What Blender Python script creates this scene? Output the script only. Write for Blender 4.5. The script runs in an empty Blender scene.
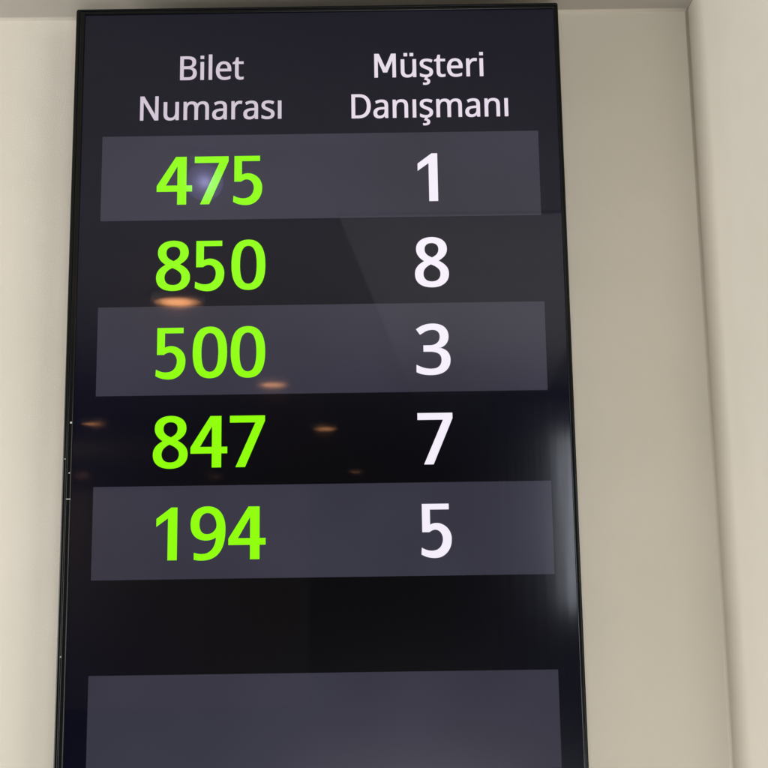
import bpy, bmesh, math
from mathutils import Matrix, Vector

S = bpy.context.scene
COL = S.collection

# ------------------------------------------------------------------ camera
CAM_DIST, EYE = 1.5328, 1.62          # metres in front of the screen, height of the lens
cam = bpy.data.cameras.new('camera')
cam.sensor_width = 36.0
cam.lens = 36.0 * 1118.0 / 768.0
cam.clip_start, cam.clip_end = 0.02, 200.0
cam_o = bpy.data.objects.new('camera', cam)
COL.objects.link(cam_o)
ROT = Matrix(((0.99989878, 0.01422792, 0.0),
              (0.00221352, -0.15555983, -0.98782399),
              (-0.01405468, 0.98772400, -0.15557558)))   # tilted up 9 degrees, rolled 0.8
cam_o.matrix_world = Matrix.Translation((0, -CAM_DIST, EYE)) @ ROT.to_4x4()
S.camera = cam_o

# ------------------------------------------------------------------ world and exposure
S.view_settings.view_transform = 'Standard'
S.view_settings.look = 'None'
S.view_settings.exposure = 0.0
S.view_settings.gamma = 1.0
W = bpy.data.worlds.new('World')
S.world = W
W.use_nodes = True
W.node_tree.nodes['Background'].inputs[0].default_value = (1.0, 0.96, 0.9, 1)
W.node_tree.nodes['Background'].inputs[1].default_value = 0.02

# ------------------------------------------------------------------ unseen area lights of the room, the low one an added fill
def area(name, loc, target, sx, sy, watts, colour):
    l = bpy.data.lights.new(name, 'AREA')
    l.shape = 'RECTANGLE'
    l.size, l.size_y = sx, sy
    l.energy = watts
    l.color = colour
    o = bpy.data.objects.new(name, l)
    COL.objects.link(o)
    o.location = loc
    o.rotation_euler = (Vector(target) - Vector(loc)).to_track_quat('-Z', 'Y').to_euler()
    return o

area('unseen_area_light', (-3.3, -1.05, 1.35), (0.4, 0.0, 1.8), 1.5, 1.8, 86, (1.0, 1.0, 0.985))
area('unseen_area_light', (1.9, -2.6, 1.35), (-0.5, 0.0, 1.8), 1.5, 1.8, 48, (1.0, 0.985, 0.95))
area('unseen_area_light', (0.15, -2.4, 0.35), (0.0, 0.0, 1.8), 0.9, 0.9, 36, (0.985, 0.99, 1.0))  # added low fill light standing in for bounce off the floor

# ------------------------------------------------------------------ helpers
def tag(o, label=None, cat=None, group=None, kind=None):
    if label: o['label'] = label
    if cat: o['category'] = cat
    if group: o['group'] = group
    if kind: o['kind'] = kind
    return o

def empty(name, loc):
    o = bpy.data.objects.new(name, None)
    o.empty_display_size = 0.1
    o.location = loc
    COL.objects.link(o)
    return o

def link(name, me, mat, parent=None):
    me.name = name
    if mat is not None:
        me.materials.clear()
        me.materials.append(mat)
    o = bpy.data.objects.new(name, me)
    COL.objects.link(o)
    if parent is not None:
        o.parent = parent
        root = parent
        off = Vector((0, 0, 0))
        while root is not None:
            off += root.location
            root = root.parent
        o.location = -off          # shapes are written in world metres
    return o

def from_bm(name, bm, mat, parent=None, smooth=False):
    me = bpy.data.meshes.new(name)
    bmesh.ops.recalc_face_normals(bm, faces=bm.faces[:])
    if smooth:
        for f in bm.faces: f.smooth = True
    bm.to_mesh(me)
    bm.free()
    return link(name, me, mat, parent)

def box(bm, x0, x1, y0, y1, z0, z1, bevel=0.0, seg=2):
    r = bmesh.ops.create_cube(bm, size=1.0)
    for v in r['verts']:
        v.co = Vector((x0 + (v.co.x + .5) * (x1 - x0), y0 + (v.co.y + .5) * (y1 - y0), z0 + (v.co.z + .5) * (z1 - z0)))
    if bevel:
        es = list({e for v in r['verts'] for e in v.link_edges})
        bmesh.ops.bevel(bm, geom=es, offset=bevel, segments=seg, affect='EDGES', profile=0.5)

def quad(bm, pts):
    bm.faces.new([bm.verts.new(p) for p in pts])

def lathe(bm, prof, c, n=48):
    """prof: (radius, z) pairs spun round the vertical through c"""
    rings = []
    for r, z in prof:
        rings.append([bm.verts.new((c[0] + r * math.cos(2 * math.pi * k / n), c[1] + r * math.sin(2 * math.pi * k / n), c[2] + z)) for k in range(n)])
    for a, b in zip(rings, rings[1:]):
        for k in range(n):
            bm.faces.new((a[k], a[(k + 1) % n], b[(k + 1) % n], b[k]))
    return rings

# ------------------------------------------------------------------ materials
def new_mat(name):
    m = bpy.data.materials.new(name)
    m.use_nodes = True
    return m, m.node_tree, m.node_tree.nodes['Principled BSDF']

def paint(name, c0, c1, rough=0.75, bump=0.42, scale=4.0):
    """matt wall paint: faint blotches, roller stipple, slightly wavy plaster"""
    m, t, b = new_mat(name)
    n, l = t.nodes, t.links
    co = n.new('ShaderNodeTexCoord')
    big = n.new('ShaderNodeTexNoise'); big.inputs['Scale'].default_value = scale; big.inputs['Detail'].default_value = 6
    fine = n.new('ShaderNodeTexNoise'); fine.inputs['Scale'].default_value = 420; fine.inputs['Detail'].default_value = 3
    wavy = n.new('ShaderNodeTexNoise'); wavy.inputs['Scale'].default_value = 9; wavy.inputs['Detail'].default_value = 2
    for q in (big, fine, wavy): l.new(co.outputs['Object'], q.inputs['Vector'])
    r = n.new('ShaderNodeValToRGB')
    r.color_ramp.elements[0].position = 0.3; r.color_ramp.elements[0].color = (*c0, 1)
    r.color_ramp.elements[1].position = 0.7; r.color_ramp.elements[1].color = (*c1, 1)
    l.new(big.outputs['Fac'], r.inputs['Fac'])
    l.new(r.outputs['Color'], b.inputs['Base Color'])
    b.inputs['Roughness'].default_value = rough
    b.inputs['Specular IOR Level'].default_value = 0.3
    b1 = n.new('ShaderNodeBump'); b1.inputs['Strength'].default_value = bump; b1.inputs['Distance'].default_value = 0.0006
    b2 = n.new('ShaderNodeBump'); b2.inputs['Strength'].default_value = 0.5; b2.inputs['Distance'].default_value = 0.004
    l.new(wavy.outputs['Fac'], b2.inputs['Height'])
    l.new(fine.outputs['Fac'], b1.inputs['Height'])
    l.new(b2.outputs['Normal'], b1.inputs['Normal'])
    l.new(b1.outputs['Normal'], b.inputs['Normal'])
    return m

def solid(name, c, rough=0.5, metallic=0.0, noise=0.0):
    m, t, b = new_mat(name)
    b.inputs['Base Color'].default_value = (*c, 1)
    b.inputs['Roughness'].default_value = rough
    b.inputs['Metallic'].default_value = metallic
    b.inputs['Specular IOR Level'].default_value = 0.35
    if noise:
        co = t.nodes.new('ShaderNodeTexCoord')
        q = t.nodes.new('ShaderNodeTexNoise'); q.inputs['Scale'].default_value = 35; q.inputs['Detail'].default_value = 8
        mr = t.nodes.new('ShaderNodeMapRange'); mr.inputs['To Min'].default_value = rough - noise; mr.inputs['To Max'].default_value = rough + noise
        t.links.new(co.outputs['Object'], q.inputs['Vector'])
        t.links.new(q.outputs['Fac'], mr.inputs['Value'])
        t.links.new(mr.outputs['Result'], b.inputs['Roughness'])
    return m

def screen_mat(name, emit, strength=1.0):
    """lit pixels behind the glossy front of a display: they glow, and the front mirrors the room"""
    m, t, b = new_mat(name)
    b.inputs['Base Color'].default_value = (0.002, 0.002, 0.003, 1)
    b.inputs['Roughness'].default_value = 0.21
    b.inputs['Specular IOR Level'].default_value = 0.12
    b.inputs['Coat Weight'].default_value = 0.9
    b.inputs['Coat IOR'].default_value = 1.435
    co = t.nodes.new('ShaderNodeTexCoord')
    q = t.nodes.new('ShaderNodeTexNoise'); q.inputs['Scale'].default_value = 11; q.inputs['Detail'].default_value = 5; q.inputs['Distortion'].default_value = 1.2
    mr = t.nodes.new('ShaderNodeMapRange'); mr.inputs['From Min'].default_value = 0.3; mr.inputs['From Max'].default_value = 0.75
    mr.inputs['To Min'].default_value = 0.018; mr.inputs['To Max'].default_value = 0.055
    t.links.new(co.outputs['Object'], q.inputs['Vector']); t.links.new(q.outputs['Fac'], mr.inputs['Value'])
    t.links.new(mr.outputs['Result'], b.inputs['Coat Roughness'])
    b.inputs['Emission Color'].default_value = (*emit, 1)
    b.inputs['Emission Strength'].default_value = strength
    return m

def glow(name, c, s):
    m, t, b = new_mat(name)
    b.inputs['Base Color'].default_value = (0.8, 0.8, 0.8, 1)
    b.inputs['Emission Color'].default_value = (*c, 1)
    b.inputs['Emission Strength'].default_value = s
    return m

def frosted(name, c, folds=None):
    """frosted sheet that glows where a lamp or daylight stands behind it"""
    m = bpy.data.materials.new(name); m.use_nodes = True
    t = m.node_tree
    t.nodes.remove(t.nodes['Principled BSDF'])
    tr = t.nodes.new('ShaderNodeBsdfTranslucent'); tr.inputs['Color'].default_value = (*c, 1)
    t.links.new(tr.outputs['BSDF'], t.nodes['Material Output'].inputs['Surface'])
    if folds:
        co = t.nodes.new('ShaderNodeTexCoord'); mp = t.nodes.new('ShaderNodeMapping'); mp.inputs['Scale'].default_value = folds
        q = t.nodes.new('ShaderNodeTexNoise'); q.inputs['Scale'].default_value = 1.0; q.inputs['Detail'].default_value = 3
        r = t.nodes.new('ShaderNodeValToRGB')
        r.color_ramp.elements[0].position = 0.35; r.color_ramp.elements[0].color = (c[0] * .42, c[1] * .38, c[2] * .36, 1)
        r.color_ramp.elements[1].position = 0.65; r.color_ramp.elements[1].color = (*c, 1)
        t.links.new(co.outputs['Object'], mp.inputs['Vector']); t.links.new(mp.outputs['Vector'], q.inputs['Vector'])
        t.links.new(q.outputs['Fac'], r.inputs['Fac']); t.links.new(r.outputs['Color'], tr.inputs['Color'])
    return m

LAMP_GLINTS = [(-0.4331, 1.8137, 0.0014, 0.0014), (-0.4398, 1.7634, 0.00075, 0.00068), (-0.4335, 1.7441, 0.00082, 0.0009), (-0.434, 1.7085, 0.00337, 0.00052), (-0.4378, 1.4981, 0.0009, 0.00105)]  # reflected lamps on the bezel edge, painted as pale spots

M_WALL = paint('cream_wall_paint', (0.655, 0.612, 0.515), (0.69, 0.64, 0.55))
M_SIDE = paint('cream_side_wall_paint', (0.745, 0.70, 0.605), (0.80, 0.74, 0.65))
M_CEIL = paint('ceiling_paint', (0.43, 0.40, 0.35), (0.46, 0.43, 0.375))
M_TRAY = paint('pale_ceiling_paint', (0.76, 0.74, 0.72), (0.82, 0.80, 0.78))
M_SEAL = paint('sealant', (0.74, 0.68, 0.59), (0.77, 0.71, 0.61), rough=0.55, bump=0.1)
M_FLOOR = paint('dark_carpet', (0.02, 0.02, 0.024), (0.035, 0.033, 0.034), rough=0.95)
M_BEZEL = solid('black_bezel_plastic', (0.004, 0.0045, 0.005), 0.2, noise=0.08)
M_BEZEL.node_tree.nodes['Principled BSDF'].inputs['Specular IOR Level'].default_value = 0.22
def lamp_glints(m, spots):
    """small pale lamp glints painted into the bezel colour: x, z, half width, half height"""
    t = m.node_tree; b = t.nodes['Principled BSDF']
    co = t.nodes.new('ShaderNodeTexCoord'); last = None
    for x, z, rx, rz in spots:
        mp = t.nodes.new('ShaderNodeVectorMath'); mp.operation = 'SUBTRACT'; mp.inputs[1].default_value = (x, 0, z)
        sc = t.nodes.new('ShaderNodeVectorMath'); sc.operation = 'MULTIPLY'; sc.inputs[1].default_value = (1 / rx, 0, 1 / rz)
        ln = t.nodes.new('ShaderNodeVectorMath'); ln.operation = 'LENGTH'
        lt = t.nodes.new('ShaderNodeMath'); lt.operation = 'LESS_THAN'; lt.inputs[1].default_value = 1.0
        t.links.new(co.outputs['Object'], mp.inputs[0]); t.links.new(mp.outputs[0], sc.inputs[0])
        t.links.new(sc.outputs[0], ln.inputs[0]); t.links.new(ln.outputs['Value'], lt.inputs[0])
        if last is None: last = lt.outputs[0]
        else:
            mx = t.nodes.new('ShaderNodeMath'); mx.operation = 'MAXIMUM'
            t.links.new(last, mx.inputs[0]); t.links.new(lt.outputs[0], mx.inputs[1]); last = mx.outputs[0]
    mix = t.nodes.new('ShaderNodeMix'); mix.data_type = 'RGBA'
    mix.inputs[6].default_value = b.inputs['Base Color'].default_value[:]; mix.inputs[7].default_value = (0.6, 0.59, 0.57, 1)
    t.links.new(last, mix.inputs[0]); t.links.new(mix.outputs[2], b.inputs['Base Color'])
lamp_glints(M_BEZEL, LAMP_GLINTS)
M_REAR = solid('black_housing_plastic', (0.015, 0.015, 0.016), 0.5)
M_STEEL = solid('black_steel', (0.03, 0.03, 0.03), 0.45, metallic=0.7)
M_WHITE = solid('white_trim', (0.72, 0.71, 0.69), 0.4)

def lamp(name, kind, loc, watts, colour, parent=None, size=0.02, size_y=None, rot=(0, 0, 0)):
    l = bpy.data.lights.new(name, kind)
    l.energy, l.color = watts, colour
    if kind == 'AREA':
        l.shape = 'RECTANGLE'; l.size, l.size_y = size, size_y
    else:
        l.shadow_soft_size = size
    o = bpy.data.objects.new(name, l)
    COL.objects.link(o)
    o.location, o.rotation_euler = loc, rot
    return o

# ------------------------------------------------------------------ the setting: wall, side wall, ceiling, floor
WALL_Y, CEIL_Z, SIDE_X = 0.105, 2.4645, 0.4830
PIER_Y = -0.80
bm = bmesh.new()
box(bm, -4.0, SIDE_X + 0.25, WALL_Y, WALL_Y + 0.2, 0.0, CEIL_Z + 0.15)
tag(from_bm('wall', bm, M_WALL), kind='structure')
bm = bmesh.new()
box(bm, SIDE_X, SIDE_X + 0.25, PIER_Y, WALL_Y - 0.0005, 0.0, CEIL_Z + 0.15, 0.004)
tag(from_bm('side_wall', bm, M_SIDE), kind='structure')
bm = bmesh.new()
box(bm, -6.0, SIDE_X - 0.0005, -14.0, WALL_Y - 0.0005, CEIL_Z, CEIL_Z + 0.12)
box(bm, SIDE_X - 0.0004, 3.5, -14.0, PIER_Y - 0.0005, CEIL_Z, CEIL_Z + 0.12)
tag(from_bm('ceiling', bm, M_CEIL), kind='structure')
bm = bmesh.new()
box(bm, -6.0, 3.5, -14.0, WALL_Y + 0.2, -0.1, -0.001)
tag(from_bm('floor', bm, M_FLOOR), kind='structure')

# paler dropped panel of the ceiling in front of the screen (seen mirrored in the glass)
def on_axis(x, y):                       # the room runs a few degrees off the screen
    return x - 0.083 * (y + 1.0), y
bm = bmesh.new()
pts = [on_axis(-0.115, -1.12), on_axis(-0.115, -4.15), on_axis(0.58, -4.15), on_axis(0.58, -1.12)]
vs = [bm.verts.new((x, y, CEIL_Z - 0.0005)) for x, y in pts]
f = bm.faces.new(vs)
r = bmesh.ops.extrude_face_region(bm, geom=[f])
for v in [g for g in r['geom'] if isinstance(g, bmesh.types.BMVert)]: v.co.z -= 0.006
tag(from_bm('ceiling_panel', bm, M_TRAY), kind='structure')

# rounded sealant beads where wall meets ceiling and side wall
def bead(name, a, b, d1, d2, r):
    bm = bmesh.new()
    a, b, d1, d2 = map(Vector, (a, b, d1, d2))
    n, ra, rb = 8, [], []
    for k in range(n + 1):
        t = math.pi / 2 * k / n
        off = d1 * r * (1 - math.sin(t)) + d2 * r * (1 - math.cos(t))
        ra.append(bm.verts.new(a + off)); rb.append(bm.verts.new(b + off))
    for k in range(n):
        bm.faces.new((ra[k], ra[k + 1], rb[k + 1], rb[k]))
    ca, cb = bm.verts.new(a - (d1 + d2) * 0.001), bm.verts.new(b - (d1 + d2) * 0.001)
    for k in range(n):
        bm.faces.new((ra[k + 1], ra[k], ca)); bm.faces.new((rb[k], rb[k + 1], cb))
    return tag(from_bm(name, bm, M_SEAL, smooth=True), kind='structure')
bead('ceiling_sealant', (-4.0, WALL_Y, CEIL_Z), (SIDE_X - 0.001, WALL_Y, CEIL_Z), (0, -1, 0), (0, 0, -1), 0.0045)
bead('corner_sealant', (SIDE_X, WALL_Y, 0.0), (SIDE_X, WALL_Y, CEIL_Z - 0.001), (-1, 0, 0), (0, -1, 0), 0.0045)

# ------------------------------------------------------------------ the queue display
TX0, TX1, TZ1, TZ0 = -0.4437, 0.2630, 2.4245, 1.1830     # outer edges
BL, BR, BT, BB = 0.0133, 0.0068, 0.0090, 0.0120          # bezel widths
disp = empty('queue_display', ((TX0 + TX1) / 2, 0.0, TZ0))
tag(disp, 'tall black portrait queue number screen fixed to the cream wall under the ceiling', 'display screen')

def rect_loop(bm, u, y, rad):
    x0, x1 = TX0 + BL * u, TX1 - BR * u
    z0, z1 = TZ0 + BB * u, TZ1 - BT * u
    out, n = [], 4
    for cx, cz, a0 in ((x1 - rad, z1 - rad, 0), (x0 + rad, z1 - rad, 90), (x0 + rad, z0 + rad, 180), (x1 - rad, z0 + rad, 270)):
        for k in range(n + 1):
            a = math.radians(a0 + 90 * k / n)
            out.append(bm.verts.new((cx + rad * math.cos(a), y, cz + rad * math.sin(a))))
    return out
# section of the frame from its outer back edge over the front lip to the glass
PROF = [(0.03, 0.046), (0.0, 0.044), (0.0, 0.004), (0.03, 0.0016), (0.09, 0.0004), (0.16, 0.0), (0.36, 0.0),
        (0.40, 0.0003), (0.43, 0.0016), (0.47, 0.0016), (0.50, 0.0004), (0.54, 0.0002), (0.88, 0.0004), (0.95, 0.0009), (1.0, 0.0022), (1.0, 0.0060)]
bm = bmesh.new()
loops = [rect_loop(bm, u, y, max(0.0006, 0.0032 * (1 - u))) for u, y in PROF]
for a, b in zip(loops, loops[1:]):
    for k in range(len(a)):
        bm.faces.new((a[k], a[(k + 1) % len(a)], b[(k + 1) % len(b)], b[k]))
from_bm('bezel', bm, M_BEZEL, disp)
bm = bmesh.new()
box(bm, TX0 + 0.004, TX1 - 0.004, 0.0452, 0.058, TZ0 + 0.004, TZ1 - 0.004, 0.003)
box(bm, TX0 + 0.16, TX1 - 0.16, 0.0581, 0.070, TZ0 + 0.25, TZ1 - 0.25, 0.003)
from_bm('rear_housing', bm, M_REAR, disp)
bm = bmesh.new()
box(bm, -0.30, 0.12, 0.0702, 0.1046, 1.62, 1.72, 0.001)
box(bm, -0.30, 0.12, 0.0702, 0.1046, 1.90, 2.00, 0.001)
from_bm('mounting_plate', bm, M_STEEL, disp)

PANEL_Y, BAND_Y, TEXT_Y = 0.0030, 0.0026, 0.0022
M_PANEL = screen_mat('dark_display_glass', (0.0016, 0.0022, 0.0125))
# an LCD's black leaks backlight: least in the lower middle of this panel, more towards its rim
_t = M_PANEL.node_tree
_co = _t.nodes.new('ShaderNodeTexCoord')
_d = _t.nodes.new('ShaderNodeVectorMath'); _d.operation = 'DISTANCE'; _d.inputs[1].default_value = (-0.06, 0.0, 1.60)
_mr = _t.nodes.new('ShaderNodeMapRange'); _mr.interpolation_type = 'SMOOTHSTEP'
_mr.inputs['From Min'].default_value = 0.10; _mr.inputs['From Max'].default_value = 0.62
_mr.inputs['To Min'].default_value = 0.04; _mr.inputs['To Max'].default_value = 0.85
_t.links.new(_co.outputs['Object'], _d.inputs[0]); _t.links.new(_d.outputs['Value'], _mr.inputs['Value'])
_t.links.new(_mr.outputs['Result'], _t.nodes['Principled BSDF'].inputs['Emission Strength'])
M_BAND = screen_mat('grey_row_pixels', (0.038, 0.0365, 0.056))
_t = M_BAND.node_tree                     # cloudy backlight
_co = _t.nodes.new('ShaderNodeTexCoord'); _n = _t.nodes.new('ShaderNodeTexNoise')
_n.inputs['Scale'].default_value = 3.5; _n.inputs['Detail'].default_value = 2.0
_mr = _t.nodes.new('ShaderNodeMapRange'); _mr.inputs['To Min'].default_value = 0.6; _mr.inputs['To Max'].default_value = 1.4
_t.links.new(_co.outputs['Object'], _n.inputs['Vector']); _t.links.new(_n.outputs['Fac'], _mr.inputs['Value'])
_t.links.new(_mr.outputs['Result'], _t.nodes['Principled BSDF'].inputs['Emission Strength'])
M_GREEN = screen_mat('green_pixels', (0.285, 1.02, 0.0))
M_NUM = screen_mat('white_pixels', (0.94, 0.88, 0.99))
M_HEAD = screen_mat('pale_lilac_pixels', (0.66, 0.58, 0.68))
M_HEAD2 = screen_mat('pale_white_pixels', (0.82, 0.73, 0.84))

bm = bmesh.new()
x0, x1, z0, z1 = TX0 + BL, TX1 - BR, TZ0 + BB, TZ1 - BT
quad(bm, [(x0, PANEL_Y, z0), (x1, PANEL_Y, z0), (x1, PANEL_Y, z1), (x0, PANEL_Y, z1)])
panel = from_bm('screen_panel', bm, M_PANEL, disp)

ROW0, PITCH, BAND_H = 2.2282, 0.12595, 0.1262
for i in (0, 2, 4, 6):
    zt = ROW0 - PITCH * i
    bm = bmesh.new()
    quad(bm, [(-0.4005, BAND_Y, zt - BAND_H), (0.2272, BAND_Y, zt - BAND_H), (0.2272, BAND_Y, zt), (-0.4005, BAND_Y, zt)])
    from_bm('row_band', bm, M_BAND, panel)

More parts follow.
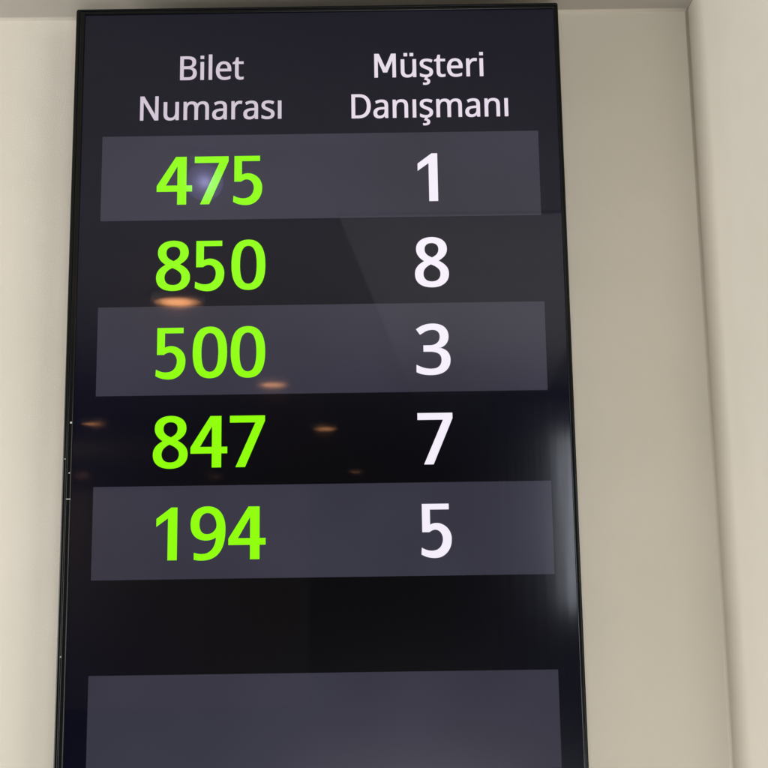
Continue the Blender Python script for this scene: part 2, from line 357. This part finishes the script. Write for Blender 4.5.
# ------------------------------------------------------------------ lettering: outlines in 1/4000 em, clockwise outers
GLYPHS = {
'0': (1835, ['1678,1148 1673,969 1659,803 1636,651 1603,513 1558,390 1503,281 1436,187 1398,146 1357,110 1312,77 1266,48 1215,24 1162,4 1105,-12 1044,-23 981,-30 914,-32 831,-28 753,-16 680,3 611,31 548,66 489,109 436,160 386,217 342,281 303,352 269,430 239,515 214,606 194,703 178,806 166,914 160,1028 159,1269 176,1493 191,1596 210,1693 232,1784 260,1868 293,1945 331,2016 374,2079 422,2136 475,2186 533,2229 598,2264 668,2291 744,2310 826,2322 914,2326 997,2322 1076,2310 1149,2291 1218,2264 1282,2229 1341,2186 1395,2136 1444,2079 1489,2016 1529,1945 1564,1868 1594,1784 1620,1693 1640,1596 1657,1493 1668,1384', '440,1148 441,1046 451,860 472,698 486,626 523,498 547,443 574,394 604,350 637,313 673,281 714,255 758,234 806,220 858,211 914,208 970,211 1022,220 1070,234 1114,254 1155,280 1192,311 1225,348 1255,392 1282,441 1306,496 1326,557 1344,624 1359,697 1380,860 1391,1046 1392,1148 1387,1346 1380,1436 1359,1598 1344,1670 1326,1736 1282,1851 1255,1900 1225,1943 1192,1981 1155,2013 1114,2039 1070,2059 1022,2074 970,2082 914,2085 858,2082 806,2074 758,2059 714,2039 673,2013 637,1981 604,1943 574,1900 547,1851 523,1796 486,1670 472,1598 451,1436 441,1250'], False),
    '1': (1835, ['860,0 860,1822 315,1455 315,1805 1010,2290 1300,2290 1300,0'], True),
    '3': (1835, ['1581,1755 1575,1656 1556,1568 1541,1527 1503,1452 1454,1386 1393,1330 1322,1283 1242,1245 1154,1217 1107,1206 1107,1193 1195,1180 1275,1160 1347,1134 1412,1102 1468,1064 1517,1020 1558,970 1592,916 1618,857 1637,793 1648,725 1652,651 1649,586 1642,523 1629,463 1611,405 1587,350 1559,297 1525,247 1486,201 1441,158 1390,120 1334,85 1272,54 1204,28 1130,6 1050,-10 964,-22 872,-30 714,-31 600,-25 492,-13 338,18 240,51 144,93 144,356 243,312 400,260 511,233 672,210 776,205 874,209 962,219 1041,235 1110,259 1170,289 1220,326 1262,368 1296,416 1323,469 1342,526 1353,590 1357,658 1355,704 1338,788 1323,825 1304,859 1282,890 1254,918 1189,967 1150,987 1062,1020 959,1043 903,1051 781,1060 494,1062 494,1302 780,1304 838,1308 943,1326 990,1340 1075,1376 1146,1422 1203,1478 1247,1543 1264,1578 1285,1653 1293,1735 1290,1789 1280,1838 1265,1883 1243,1924 1215,1961 1180,1994 1141,2022 1097,2044 1048,2062 995,2075 938,2082 876,2085 797,2082 688,2068 622,2052 558,2032 470,1994 298,1892 157,2085 245,2146 346,2202 460,2252 587,2291 724,2314 872,2322 987,2318 1092,2304 1186,2282 1270,2251 1343,2211 1406,2162 1460,2106 1504,2046 1538,1980 1562,1910 1576,1834'], False),
    '4': (1835, ['1790,622 1505,622 1505,0 1057,0 1057,622 40,622 40,900 976,2290 1505,2290 1505,915 1790,915', '1057,1830 490,915 1057,915'], True),
    '5': (1835, ['576,1387 609,1401 656,1421 708,1437 760,1447 816,1454 876,1456 942,1453 1011,1444 1082,1425 1158,1395 1236,1356 1308,1310 1371,1255 1428,1193 1476,1129 1514,1061 1542,991 1562,925 1574,867 1578,812 1578,752 1574,678 1567,599 1551,520 1528,445 1497,372 1458,301 1409,232 1352,167 1289,109 1219,58 1142,15 1064,-18 985,-41 903,-54 820,-61 732,-62 643,-56 558,-45 478,-30 403,-11 332,12 260,42 192,74 145,97 164,393 207,372 269,343 332,316 393,296 455,279 520,266 588,259 657,258 726,263 795,274 863,293 925,320 982,358 1033,405 1075,455 1107,510 1129,568 1146,624 1158,675 1164,722 1165,771 1161,822 1151,874 1135,925 1111,975 1080,1025 1045,1067 1005,1101 960,1128 914,1148 868,1160 821,1165 775,1163 728,1154 682,1139 640,1121 600,1100 564,1076 539,1060 201,1060 201,2292 1469,2292 1469,2041 576,2041'], True),
    '7': (1835, ['436,0 1376,2034 141,2034 141,2290 1678,2290 1678,2072 747,0'], False),
    '8': (1835, ['914,2322 980,2321 1104,2307 1218,2279 1270,2260 1320,2237 1366,2212 1408,2182 1446,2150 1481,2114 1512,2075 1539,2033 1562,1988 1578,1939 1591,1887 1601,1774 1594,1686 1586,1645 1560,1568 1541,1533 1497,1468 1472,1437 1414,1379 1314,1302 1241,1255 1164,1212 1299,1141 1382,1088 1458,1031 1525,968 1554,935 1606,863 1644,783 1667,693 1674,594 1672,531 1664,471 1651,414 1633,360 1610,310 1581,262 1548,217 1511,175 1470,138 1424,103 1320,45 1262,21 1201,2 1069,-24 924,-32 768,-24 628,1 564,19 505,42 450,68 400,98 354,131 314,168 277,208 245,252 218,299 196,349 179,403 167,460 160,520 157,584 164,684 186,775 223,856 272,930 330,996 398,1055 511,1132 632,1196 525,1265 459,1316 399,1370 372,1400 324,1462 284,1530 268,1566 244,1645 232,1731 231,1777 241,1888 254,1940 271,1987 293,2032 321,2074 352,2112 427,2180 515,2235 564,2258 672,2294 788,2315', '433,580 436,526 446,476 463,428 486,383 516,342 552,303 595,269 645,242 702,220 767,205 839,196 918,192 992,196 1061,205 1124,220 1180,242 1231,269 1275,303 1313,342 1344,384 1368,430 1385,480 1395,533 1398,590 1392,662 1372,728 1339,788 1294,842 1268,868 1172,940 1096,983 1011,1024 866,1081 736,1018 662,973 598,926 544,874 521,847 483,789 455,726 438,656', '911,2095 854,2092 800,2085 750,2073 704,2057 660,2036 621,2010 586,1979 558,1944 535,1906 520,1863 510,1816 507,1764 513,1689 532,1623 563,1565 605,1514 656,1469 715,1429 927,1322 1033,1372 1128,1428 1182,1468 1230,1515 1269,1567 1298,1625 1316,1691 1322,1764 1318,1816 1309,1863 1294,1906 1272,1944 1244,1979 1209,2010 1170,2036 1126,2057 1078,2073 1027,2085 971,2092'], False),
    '9': (1835, ['1668,1312 1661,1117 1649,987 1618,795 1586,674 1568,614 1522,500 1466,394 1398,297 1319,209 1274,170 1225,133 1118,70 1058,43 996,20 928,2 856,-13 780,-24 616,-32 467,-24 327,0 327,240 462,210 610,199 682,201 814,217 874,232 929,250 980,273 1071,328 1148,394 1182,432 1240,516 1287,610 1307,661 1338,768 1360,882 1374,1085 1265,1009 1216,968 1160,934 1097,904 1028,881 908,860 818,856 754,859 634,877 578,893 524,913 473,938 425,968 381,1001 341,1038 304,1079 271,1125 242,1174 217,1227 197,1284 181,1345 170,1409 160,1549 163,1628 170,1702 183,1773 201,1840 224,1904 252,1963 284,2019 321,2070 361,2116 406,2158 454,2196 507,2229 563,2258 622,2281 685,2299 751,2312 820,2320 946,2321 1050,2307 1100,2294 1196,2260 1287,2211 1369,2149 1444,2072 1509,1982 1564,1877 1609,1758 1642,1624 1662,1476', '892,2085 828,2081 767,2070 711,2052 659,2026 610,1994 566,1954 528,1906 496,1850 471,1788 454,1717 443,1638 440,1552 442,1481 451,1416 466,1355 487,1300 514,1249 547,1204 586,1166 632,1134 684,1110 742,1092 807,1081 879,1078 977,1085 1066,1106 1145,1140 1214,1186 1273,1239 1298,1268 1339,1331 1355,1364 1376,1430 1382,1498 1375,1601 1361,1670 1341,1739 1298,1836 1240,1924 1192,1974 1165,1996 1107,2034 1075,2049 1006,2072 932,2084'], False),
    'B': (2085, ['966,2290 1129,2285 1276,2270 1406,2245 1519,2209 1615,2164 1694,2106 1756,2032 1800,1944 1826,1841 1835,1722 1827,1620 1817,1572 1785,1484 1763,1443 1708,1371 1675,1339 1638,1310 1597,1284 1552,1262 1453,1228 1398,1216 1398,1200 1510,1176 1612,1139 1660,1116 1705,1090 1746,1059 1782,1025 1816,986 1844,943 1869,896 1888,842 1901,784 1909,720 1912,651 1908,570 1896,494 1877,424 1850,358 1816,297 1774,241 1726,191 1671,147 1609,108 1541,75 1467,48 1388,27 1303,12 1212,3 1116,0 311,0 311,2290', '1023,1315 1134,1319 1230,1330 1310,1349 1376,1376 1428,1410 1467,1451 1497,1500 1519,1556 1532,1620 1536,1690 1531,1762 1515,1825 1488,1879 1451,1924 1403,1962 1344,1991 1272,2014 1186,2030 1089,2040 978,2043 600,2043 600,1315', '600,1074 600,244 1062,244 1176,248 1276,263 1360,286 1430,320 1485,362 1528,413 1561,469 1585,532 1599,600 1604,674 1602,721 1585,808 1570,848 1551,885 1527,920 1497,951 1462,979 1421,1003 1374,1025 1322,1043 1262,1057 1194,1067 1039,1074'], False),
    'i': (828, ['555,1719 555,0 273,0 273,1719', '271,2328 559,2328 559,2040 271,2040'], False),
    'l': (828, ['555,0 273,0 273,2438 555,2438'], False),
    'e': (1809, ['937,1752 1023,1748 1104,1736 1180,1717 1251,1690 1317,1655 1377,1614 1432,1566 1481,1512 1524,1451 1560,1384 1591,1312 1615,1235 1632,1153 1642,1066 1646,805 468,805 476,694 495,594 525,505 566,427 618,361 679,306 750,263 830,233 919,214 1017,208 1142,213 1200,220 1307,239 1358,252 1462,285 1568,327 1568,80 1464,39 1309,-5 1256,-15 1138,-28 1004,-32 909,-28 818,-16 732,4 650,32 572,67 501,111 436,162 378,222 326,289 281,364 243,446 214,536 193,632 180,736 176,847 180,956 192,1060 210,1157 237,1247 271,1331 312,1408 359,1478 412,1540 472,1595 537,1642 608,1682 684,1712 764,1734 848,1747', '934,1520 856,1515 785,1500 722,1474 664,1437 614,1390 571,1334 536,1270 508,1198 488,1118 475,1030 1350,1030 1343,1142 1322,1241 1306,1286 1286,1328 1262,1366 1235,1400 1204,1431 1169,1458 1130,1480 1088,1498 1040,1510 989,1518'], False),
    't': (1158, ['847,199 978,210 1088,234 1088,19 1045,2 959,-18 799,-32 694,-25 596,-2 550,14 506,36 466,63 429,95 396,133 366,176 340,226 320,284 306,348 298,421 295,500 295,1501 51,1501 51,1636 298,1748 410,2114 577,2114 577,1719 1074,1719 1074,1501 577,1501 577,507 580,447 590,394 604,348 626,308 653,274 685,247 720,226 759,211 801,202'], False),
    'N': (2438, ['300,0 300,2290 700,2290 1800,560 1800,2290 2140,2290 2140,0 1745,0 640,1735 640,0'], True),
    'u': (1982, ['1710,1719 1710,0 1479,0 1437,228 1424,228 1376,161 1347,132 1316,104 1248,58 1211,39 1134,7 1052,-15 1010,-22 924,-31 800,-30 725,-22 656,-8 592,10 534,34 481,63 434,98 392,138 355,185 324,237 298,296 279,360 265,432 256,509 254,594 254,1719 539,1719 539,613 543,535 554,465 572,403 598,350 632,305 673,268 723,239 780,218 846,206 921,202 994,205 1062,214 1122,228 1176,248 1224,274 1266,306 1302,343 1334,385 1360,433 1381,486 1398,544 1411,607 1426,747 1428,1719'], False),
    'm': (2999, ['2159,1752 2270,1746 2369,1728 2456,1698 2531,1656 2595,1602 2647,1535 2688,1454 2716,1357 2734,1246 2739,1120 2739,0 2460,0 2460,1107 2457,1184 2447,1252 2430,1313 2406,1366 2375,1411 2338,1448 2292,1477 2239,1498 2179,1510 2111,1514 2016,1508 1933,1491 1862,1462 1802,1422 1753,1370 1714,1307 1684,1233 1663,1149 1650,1054 1646,950 1646,0 1366,0 1366,1107 1360,1208 1353,1253 1342,1294 1311,1368 1291,1398 1268,1426 1242,1449 1212,1469 1144,1498 1060,1512 1014,1514 947,1511 887,1502 832,1488 784,1468 741,1442 704,1410 670,1374 642,1332 618,1284 598,1232 570,1111 557,970 555,0 273,0 273,1719 500,1719 542,1485 558,1485 606,1552 661,1609 691,1634 757,1677 828,1710 866,1722 944,1741 1024,1750 1142,1748 1214,1740 1280,1726 1341,1706 1397,1681 1447,1650 1492,1612 1531,1568 1564,1519 1591,1463 1607,1463 1644,1519 1686,1568 1734,1612 1786,1650 1843,1681 1903,1706 1965,1726 2028,1740 2093,1748'], False),
    'a': (1800, ['924,1748 1043,1743 1149,1726 1242,1698 1322,1660 1389,1610 1443,1548 1486,1474 1516,1386 1534,1285 1540,1171 1540,0 1334,0 1280,244 1267,244 1177,143 1115,88 1048,44 974,10 893,-14 798,-28 746,-31 629,-30 516,-12 463,3 412,22 365,47 322,76 283,109 248,148 218,191 193,239 173,292 159,349 150,411 148,478 156,576 180,664 220,744 277,814 350,874 439,925 546,966 671,996 812,1016 972,1026 1264,1036 1260,1220 1249,1290 1230,1349 1204,1398 1171,1437 1130,1467 1084,1490 1032,1507 973,1517 908,1520 802,1514 700,1495 651,1480 424,1389 337,1601 383,1624 486,1668 603,1705 665,1720 792,1741', '1007,831 887,822 782,808 693,788 620,761 563,728 518,689 484,644 459,594 444,537 440,475 443,420 454,372 471,329 496,293 528,263 565,239 606,220 652,206 701,198 754,196 838,200 916,215 989,239 1056,273 1116,316 1168,369 1209,433 1238,507 1255,592 1261,686 1261,840'], False),
    'r': (1325, ['1074,1752 1179,1746 1277,1732 1241,1472 1150,1488 1055,1495 977,1488 902,1468 831,1435 765,1391 706,1336 654,1271 612,1196 580,1112 569,1066 556,969 555,0 273,0 273,1719 504,1719 536,1405 548,1405 596,1479 650,1548 712,1610 780,1662 856,1705 939,1735 983,1744'], False),
    's': (1536, ['1392,475 1389,410 1379,350 1362,294 1339,243 1309,196 1272,153 1231,114 1183,80 1130,51 1071,26 1008,5 939,-11 866,-23 788,-30 706,-32 570,-28 450,-14 346,9 251,40 167,77 167,334 256,294 359,257 474,223 533,211 592,202 712,196 793,198 865,207 927,220 980,240 1023,265 1058,294 1085,327 1104,364 1116,405 1120,449 1114,498 1107,522 1084,564 1047,606 992,647 872,710 570,834 410,911 365,938 288,997 228,1065 205,1103 187,1145 174,1191 166,1242 164,1296 171,1379 192,1454 228,1522 278,1581 342,1633 417,1676 502,1709 595,1732 697,1747 808,1752 870,1750 990,1740 1046,1732 1208,1693 1357,1636 1261,1411 1033,1488 937,1509 839,1519 789,1520 723,1518 664,1512 611,1500 564,1484 524,1464 492,1440 466,1413 448,1382 437,1349 433,1312 440,1259 460,1212 494,1172 545,1133 614,1096 1055,910 1155,860 1238,804 1305,740 1331,704 1353,666 1370,624 1382,578 1390,528'], False),
    'ı': (828, ['555,0 273,0 273,1719 555,1719'], False),
    'M': (2660, ['250,0 250,2290 711,2290 1330,960 1920,2290 2396,2290 2396,0 2043,0 2043,1640 1524,480 1121,480 603,1640 603,0'], True),
    'ü': (1982, ['1710,1719 1710,0 1479,0 1437,228 1424,228 1376,161 1347,132 1316,104 1248,58 1211,39 1134,7 1052,-15 1010,-22 924,-31 800,-30 725,-22 656,-8 592,10 534,34 481,63 434,98 392,138 355,185 324,237 298,296 279,360 265,432 256,509 254,594 254,1719 539,1719 539,613 543,535 554,465 572,403 598,350 632,305 673,268 723,239 780,218 846,206 921,202 994,205 1062,214 1122,228 1176,248 1224,274 1266,306 1302,343 1334,385 1360,433 1381,486 1398,544 1411,607 1426,747 1428,1719', '549,2327 837,2327 837,2039 549,2039', '1150,2327 1438,2327 1438,2039 1150,2039'], False),
    'ş': (1536, ['1392,475 1389,410 1379,350 1362,294 1339,243 1309,196 1272,153 1231,114 1183,80 1130,51 1071,26 1008,5 939,-11 866,-23 788,-30 706,-32 570,-28 450,-14 346,9 251,40 167,77 167,334 256,294 359,257 474,223 533,211 592,202 712,196 793,198 865,207 927,220 980,240 1023,265 1058,294 1085,327 1104,364 1116,405 1120,449 1114,498 1107,522 1084,564 1047,606 992,647 872,710 570,834 410,911 365,938 288,997 228,1065 205,1103 187,1145 174,1191 166,1242 164,1296 171,1379 192,1454 228,1522 278,1581 342,1633 417,1676 502,1709 595,1732 697,1747 808,1752 870,1750 990,1740 1046,1732 1208,1693 1357,1636 1261,1411 1033,1488 937,1509 839,1519 789,1520 723,1518 664,1512 611,1500 564,1484 524,1464 492,1440 466,1413 448,1382 437,1349 433,1312 440,1259 460,1212 494,1172 545,1133 614,1096 1055,910 1155,860 1238,804 1305,740 1331,704 1353,666 1370,624 1382,578 1390,528', '1088,-446 1083,-505 1068,-558 1045,-606 1012,-648 969,-685 916,-716 855,-739 784,-756 703,-766 613,-770 521,-765 452,-754 452,-577 529,-589 622,-594 666,-592 741,-582 799,-563 821,-549 838,-531 850,-508 857,-482 860,-452 856,-421 846,-393 829,-368 805,-348 775,-330 701,-303 615,-283 568,-276 706,0 892,0 808,-170 868,-186 923,-207 974,-234 1017,-268 1035,-287 1064,-331 1082,-384'], False),
    'D': (2342, ['2146,1168 2140,1019 2123,880 2094,751 2054,632 2003,523 1941,424 1869,336 1788,257 1696,189 1594,132 1483,84 1363,47 1234,21 1096,5 950,0 311,0 311,2290 1017,2290 1152,2285 1279,2270 1399,2244 1512,2208 1617,2162 1714,2106 1801,2040 1879,1965 1948,1880 2008,1785 2058,1681 2096,1567 2124,1444 2140,1310', '1841,1158 1837,1276 1825,1384 1805,1484 1776,1576 1740,1658 1696,1733 1644,1799 1586,1857 1519,1907 1445,1949 1364,1983 1277,2009 1183,2028 1082,2040 975,2043 600,2043 600,247 911,247 1088,256 1246,284 1386,330 1506,394 1609,476 1692,577 1758,696 1804,832 1832,986'], False),
    'n': (1982, ['1100,1752 1217,1746 1322,1728 1416,1698 1496,1656 1565,1602 1622,1535 1666,1454 1697,1357 1716,1246 1722,1120 1722,0 1444,0 1444,1100 1440,1180 1428,1250 1410,1312 1384,1366 1350,1411 1309,1448 1259,1477 1201,1498 1134,1510 1058,1514 952,1508 858,1488 780,1456 715,1411 664,1354 625,1284 594,1203 572,1110 559,1007 555,892 555,0 273,0 273,1719 500,1719 542,1485 558,1485 582,1520 637,1582 701,1634 772,1677 848,1710 930,1733 1014,1747'], False),
}

def outline(poly, gx, gy):
    """thicken an outline: gx sideways (stems), gy up and down (bars), sharp corners kept"""
    s = gx / gy
    P = [Vector((x, y * s)) for x, y in poly]
    n, out = len(P), []
    for i in range(n):
        a, b, c = P[i - 1], P[i], P[(i + 1) % n]
        d1, d2 = (b - a).normalized(), (c - b).normalized()
        n1, n2 = Vector((-d1.y, d1.x)), Vector((-d2.y, d2.x))
        m = n1 + n2
        if m.length < 1e-6: m = n1.copy()
        m.normalize()
        k = gx / max(0.28, m.dot(n1))
        q = b + m * k
        out.append((q.x, q.y / s))
    return out

def text(name, body, cx, base, cap, mat, gx, gy, xs=None, width=None, label=None, track=0.0):
    CAPH = 0.5726 * 4000
    x, parts = 0.0, []
    for ch in body:
        adv, polys, drawn_bold = GLYPHS[ch]
        ps = [[tuple(map(float, q.split(','))) for q in p.split()] for p in polys]
        if drawn_bold:                    # already at full weight, cap height 2290
            ps = [[(px, py * (CAPH + 8000 * gy) / CAPH - 4000 * gy) for px, py in p] for p in ps]
        else:
            ps = [outline(p, gx * 4000, gy * 4000) for p in ps]
        parts.append([[(px + x, py) for px, py in p] for p in ps])
        x += adv + track * 4000
    ally = cap / (CAPH + 2 * gy * 4000)
    xmin = min(q[0] for g in parts for p in g for q in p)
    xmax = max(q[0] for g in parts for p in g for q in p)
    sx = width / (xmax - xmin) if width else xs * ally
    mid = (xmin + xmax) / 2 if width else (x - track * 4000) / 2
    me = bpy.data.meshes.new(name)
    bm = bmesh.new()
    def area2(p): return sum(p[i - 1][0] * p[i][1] - p[i][0] * p[i - 1][1] for i in range(len(p)))
    for g in parts:
        outers = [p for p in g if area2(p) < 0]
        holes = [p for p in g if area2(p) > 0]
        for k, o in enumerate(outers):
            ox0, ox1 = min(q[0] for q in o), max(q[0] for q in o)
            oy0, oy1 = min(q[1] for q in o), max(q[1] for q in o)
            mine = [h for h in holes if ox0 < h[0][0] < ox1 and oy0 < h[0][1] < oy1]
            cu = bpy.data.curves.new('outline', 'CURVE')
            cu.dimensions = '2D'; cu.fill_mode = 'BOTH'
            for p in [o] + mine:
                sp = cu.splines.new('POLY')
                sp.points.add(len(p) - 1)
                sp.use_cyclic_u = True
                for pt, q in zip(sp.points, p):
                    pt.co = ((q[0] - mid) * sx, (q[1] + gy * 4000) * ally, 0, 1)
            ob = bpy.data.objects.new('outline', cu)
            COL.objects.link(ob)
            bpy.context.view_layer.update()
            dg = bpy.context.evaluated_depsgraph_get()
            tm = bpy.data.meshes.new_from_object(ob.evaluated_get(dg))
            nv = len(bm.verts)
            bm.from_mesh(tm)
            bm.verts.ensure_lookup_table()
            for v in bm.verts[nv:]:
                v.co = Vector((cx + v.co.x, TEXT_Y - 0.00005 * k, base + v.co.y))
            bpy.data.objects.remove(ob); bpy.data.curves.remove(cu); bpy.data.meshes.remove(tm)
    for f in bm.faces:
        f.normal_update()
        if f.normal.y > 0: f.normal_flip()
    bm.to_mesh(me); bm.free()
    o = link(name, me, mat, panel)
    if label: o['label'] = label
    return o

HX, HY = 0.0102, 0.0042
text('heading_text', 'Bilet', -0.2438, 2.3127, 0.0367, M_HEAD, HX, HY, width=0.0925, label='pale heading word reading Bilet')
text('heading_text', 'Numarası', -0.2448, 2.2518, 0.0367, M_HEAD, HX, HY, width=0.2045, label='pale heading word reading Numarası')
text('heading_text', 'Müşteri', 0.0717, 2.3124, 0.0367, M_HEAD2, HX, HY, width=0.1585, label='pale heading word reading Müşteri')
text('heading_text', 'Danışmanı', 0.0719, 2.2506, 0.0367, M_HEAD2, HX, HY, width=0.2265, label='pale heading word reading Danışmanı')
for i, (tick, desk) in enumerate((('475', '1'), ('850', '8'), ('500', '3'), ('847', '7'), ('194', '5'))):
    base = 2.1249 - 0.12530 * i
    text('ticket_number', tick, -0.2425, base, 0.0713, M_GREEN, 0.0172, 0.0075, xs=0.955, label='bright green ticket number ' + tick)
    text('counter_number', desk, 0.0700, base, 0.0713, M_NUM, 0.0172, 0.0075, xs=0.955, label='white counter number ' + desk)

# ------------------------------------------------------------------ downlights in the ceiling, mirrored in the glass
WARM = (1.0, 0.42, 0.17)
M_LENS = frosted('frosted_downlight_lens', (0.85, 0.85, 0.83))

def downlight(x, y, rad, watts, label, z=CEIL_Z):
    d = empty('ceiling_downlight', (x, y, z))
    tag(d, label, 'ceiling light', 'round downlights mirrored in the screen')
    bm = bmesh.new()
    lathe(bm, [(rad * 1.02, -0.0006), (rad * 1.12, -0.0006), (rad * 1.12, -0.026), (rad * 1.08, -0.030), (rad * 1.0, -0.029), (rad * 1.02, -0.0006)], (x, y, z))
    from_bm('trim_ring', bm, M_WHITE, d, smooth=True)
    bm = bmesh.new()
    rings = lathe(bm, [(rad * 0.999, -0.025), (rad * 0.6, -0.0275), (rad * 0.2, -0.0285)], (x, y, z))
    bm.faces.new(rings[-1])
    from_bm('lens', bm, M_LENS, d, smooth=True)
    l = lamp('downlight_bulb', 'AREA', (x, y, z - 0.006), watts, WARM, size=rad * 1.35, size_y=rad * 1.35)
    l.data.shape = 'DISK'
    return d

K = (CEIL_Z - 0.0275 - EYE) / (2.475 - EYE)
def spot(x, y):                           # positions were surveyed for a 2.475 m ceiling
    return x * K, -((CAM_DIST - y) * K - CAM_DIST)
for x, y, s, label in (
        (-0.682, -2.086, 10.0, 'warm round downlight mirrored as the largest orange glow, under the number 850'),
        (-0.544, -3.878, 8.0, 'warm round downlight mirrored as an orange streak under the number 500'),
        (-0.391, -5.758, 6.0, 'warm round downlight mirrored as a thin orange streak right of the number 847'),
        (-0.286, -9.403, 2.2, 'dim warm downlight mirrored as a faint streak low between 847 and 7'),
        (-1.800, -5.319, 4.0, 'warm round downlight mirrored as a thin streak near the left bezel beside 847'),
        (-2.960, -9.379, 3.5, 'dim warm downlight mirrored as a faint streak at the left bezel above the 194 band'),
        (-1.724, -9.791, 1.2, 'very dim downlight mirrored as a faint streak directly under the number 847')):
    px, py = spot(x, y)
    downlight(px, py, 0.076, s * 0.12, label)
px, py = -0.372, -0.722
sp = empty('ceiling_spotlight', (px, py, CEIL_Z))
tag(sp, 'small tilted spotlight mirrored as a bluish glow behind the number 475', 'spotlight')
bm = bmesh.new()
lathe(bm, [(0.0005, -0.0006), (0.032, -0.0006), (0.032, -0.006), (0.006, -0.008), (0.006, -0.030), (0.0005, -0.030)], (px, py, CEIL_Z), 32)
from_bm('ceiling_mount', bm, M_WHITE, sp, smooth=True)
aim = (Vector((-0.245, 0.0, 2.135)) - Vector((px, py, CEIL_Z - 0.045))).normalized()
TURN = aim.to_track_quat('Z', 'Y').to_matrix().to_4x4()
HEAD = Matrix.Translation((px, py, CEIL_Z - 0.052)) @ TURN
bm = bmesh.new()
lathe(bm, [(0.0005, -0.055), (0.030, -0.052), (0.041, -0.030), (0.043, 0.020), (0.040, 0.020), (0.038, -0.028), (0.0005, -0.045)], (0, 0, 0), 40)
bm.transform(HEAD)
from_bm('lamp_head', bm, M_WHITE, sp, smooth=True)
bm = bmesh.new()
rings = lathe(bm, [(0.0398, 0.012), (0.02, 0.014), (0.004, 0.0145)], (0, 0, 0), 40)
bm.faces.new(rings[-1])
bm.transform(HEAD)
from_bm('lens', bm, frosted('frosted_lens', (0.8, 0.8, 0.8)), sp, smooth=True)
lamp('spotlight_bulb', 'POINT', HEAD @ Vector((0, 0, 0.001)), 0.15, (0.52, 0.50, 1.0), size=0.004)

# ------------------------------------------------------------------ tall frosted pane far behind, mirrored along the right bezel
WY, WX0, WX1, WZ0, WZ1 = -4.0, 0.56, 1.24, 0.60, 2.39
win = empty('frosted_window', ((WX0 + WX1) / 2, WY, WZ0))
tag(win, 'tall narrow frosted window mirrored as pale vertical streaks along the right bezel', 'window')
bm = bmesh.new()
for a in ((WX0 - .04, WX0, WZ0 - .04, WZ1 + .04), (WX1, WX1 + .04, WZ0 - .04, WZ1 + .04), (WX0, WX1, WZ0 - .04, WZ0), (WX0, WX1, WZ1, WZ1 + .04)):
    box(bm, a[0], a[1], WY - 0.25, WY + 0.02, a[2], a[3], 0.003)
from_bm('frame', bm, M_REAR, win)
bm = bmesh.new()
quad(bm, [(WX0, WY, WZ0), (WX1, WY, WZ0), (WX1, WY, WZ1), (WX0, WY, WZ1)])
from_bm('pane', bm, frosted('reeded_frosted_glass', (0.85, 0.87, 0.9), (55, 1, 0.9)), win)
lamp('window_daylight', 'AREA', (0.915, WY - 0.075, 1.80), 3.6, (0.86, 0.92, 1.0), size=0.08, size_y=0.85, rot=(math.radians(90), 0, 0))

# ------------------------------------------------------------------ warm lit partition far down the room, mirrored dimly at the left
bm = bmesh.new()
box(bm, -5.0, -0.9, -11.7, -11.5, 0.0, CEIL_Z - 0.001)
tag(from_bm('partition_wall', bm, M_WALL), kind='structure')
area('unseen_area_light', (-4.9, -10.4, 2.2), (-3.4, -11.5, 2.1), 0.5, 0.5, 16, (1.0, 0.80, 0.62))  # added light, unseen, to warm the partition
# added warm light, out of view, washing the ceiling there
area('unseen_area_light', (-3.15, -6.4, 2.05), (-2.3, -7.2, CEIL_Z), 0.5, 0.5, 20, (1.0, 0.78, 0.58))
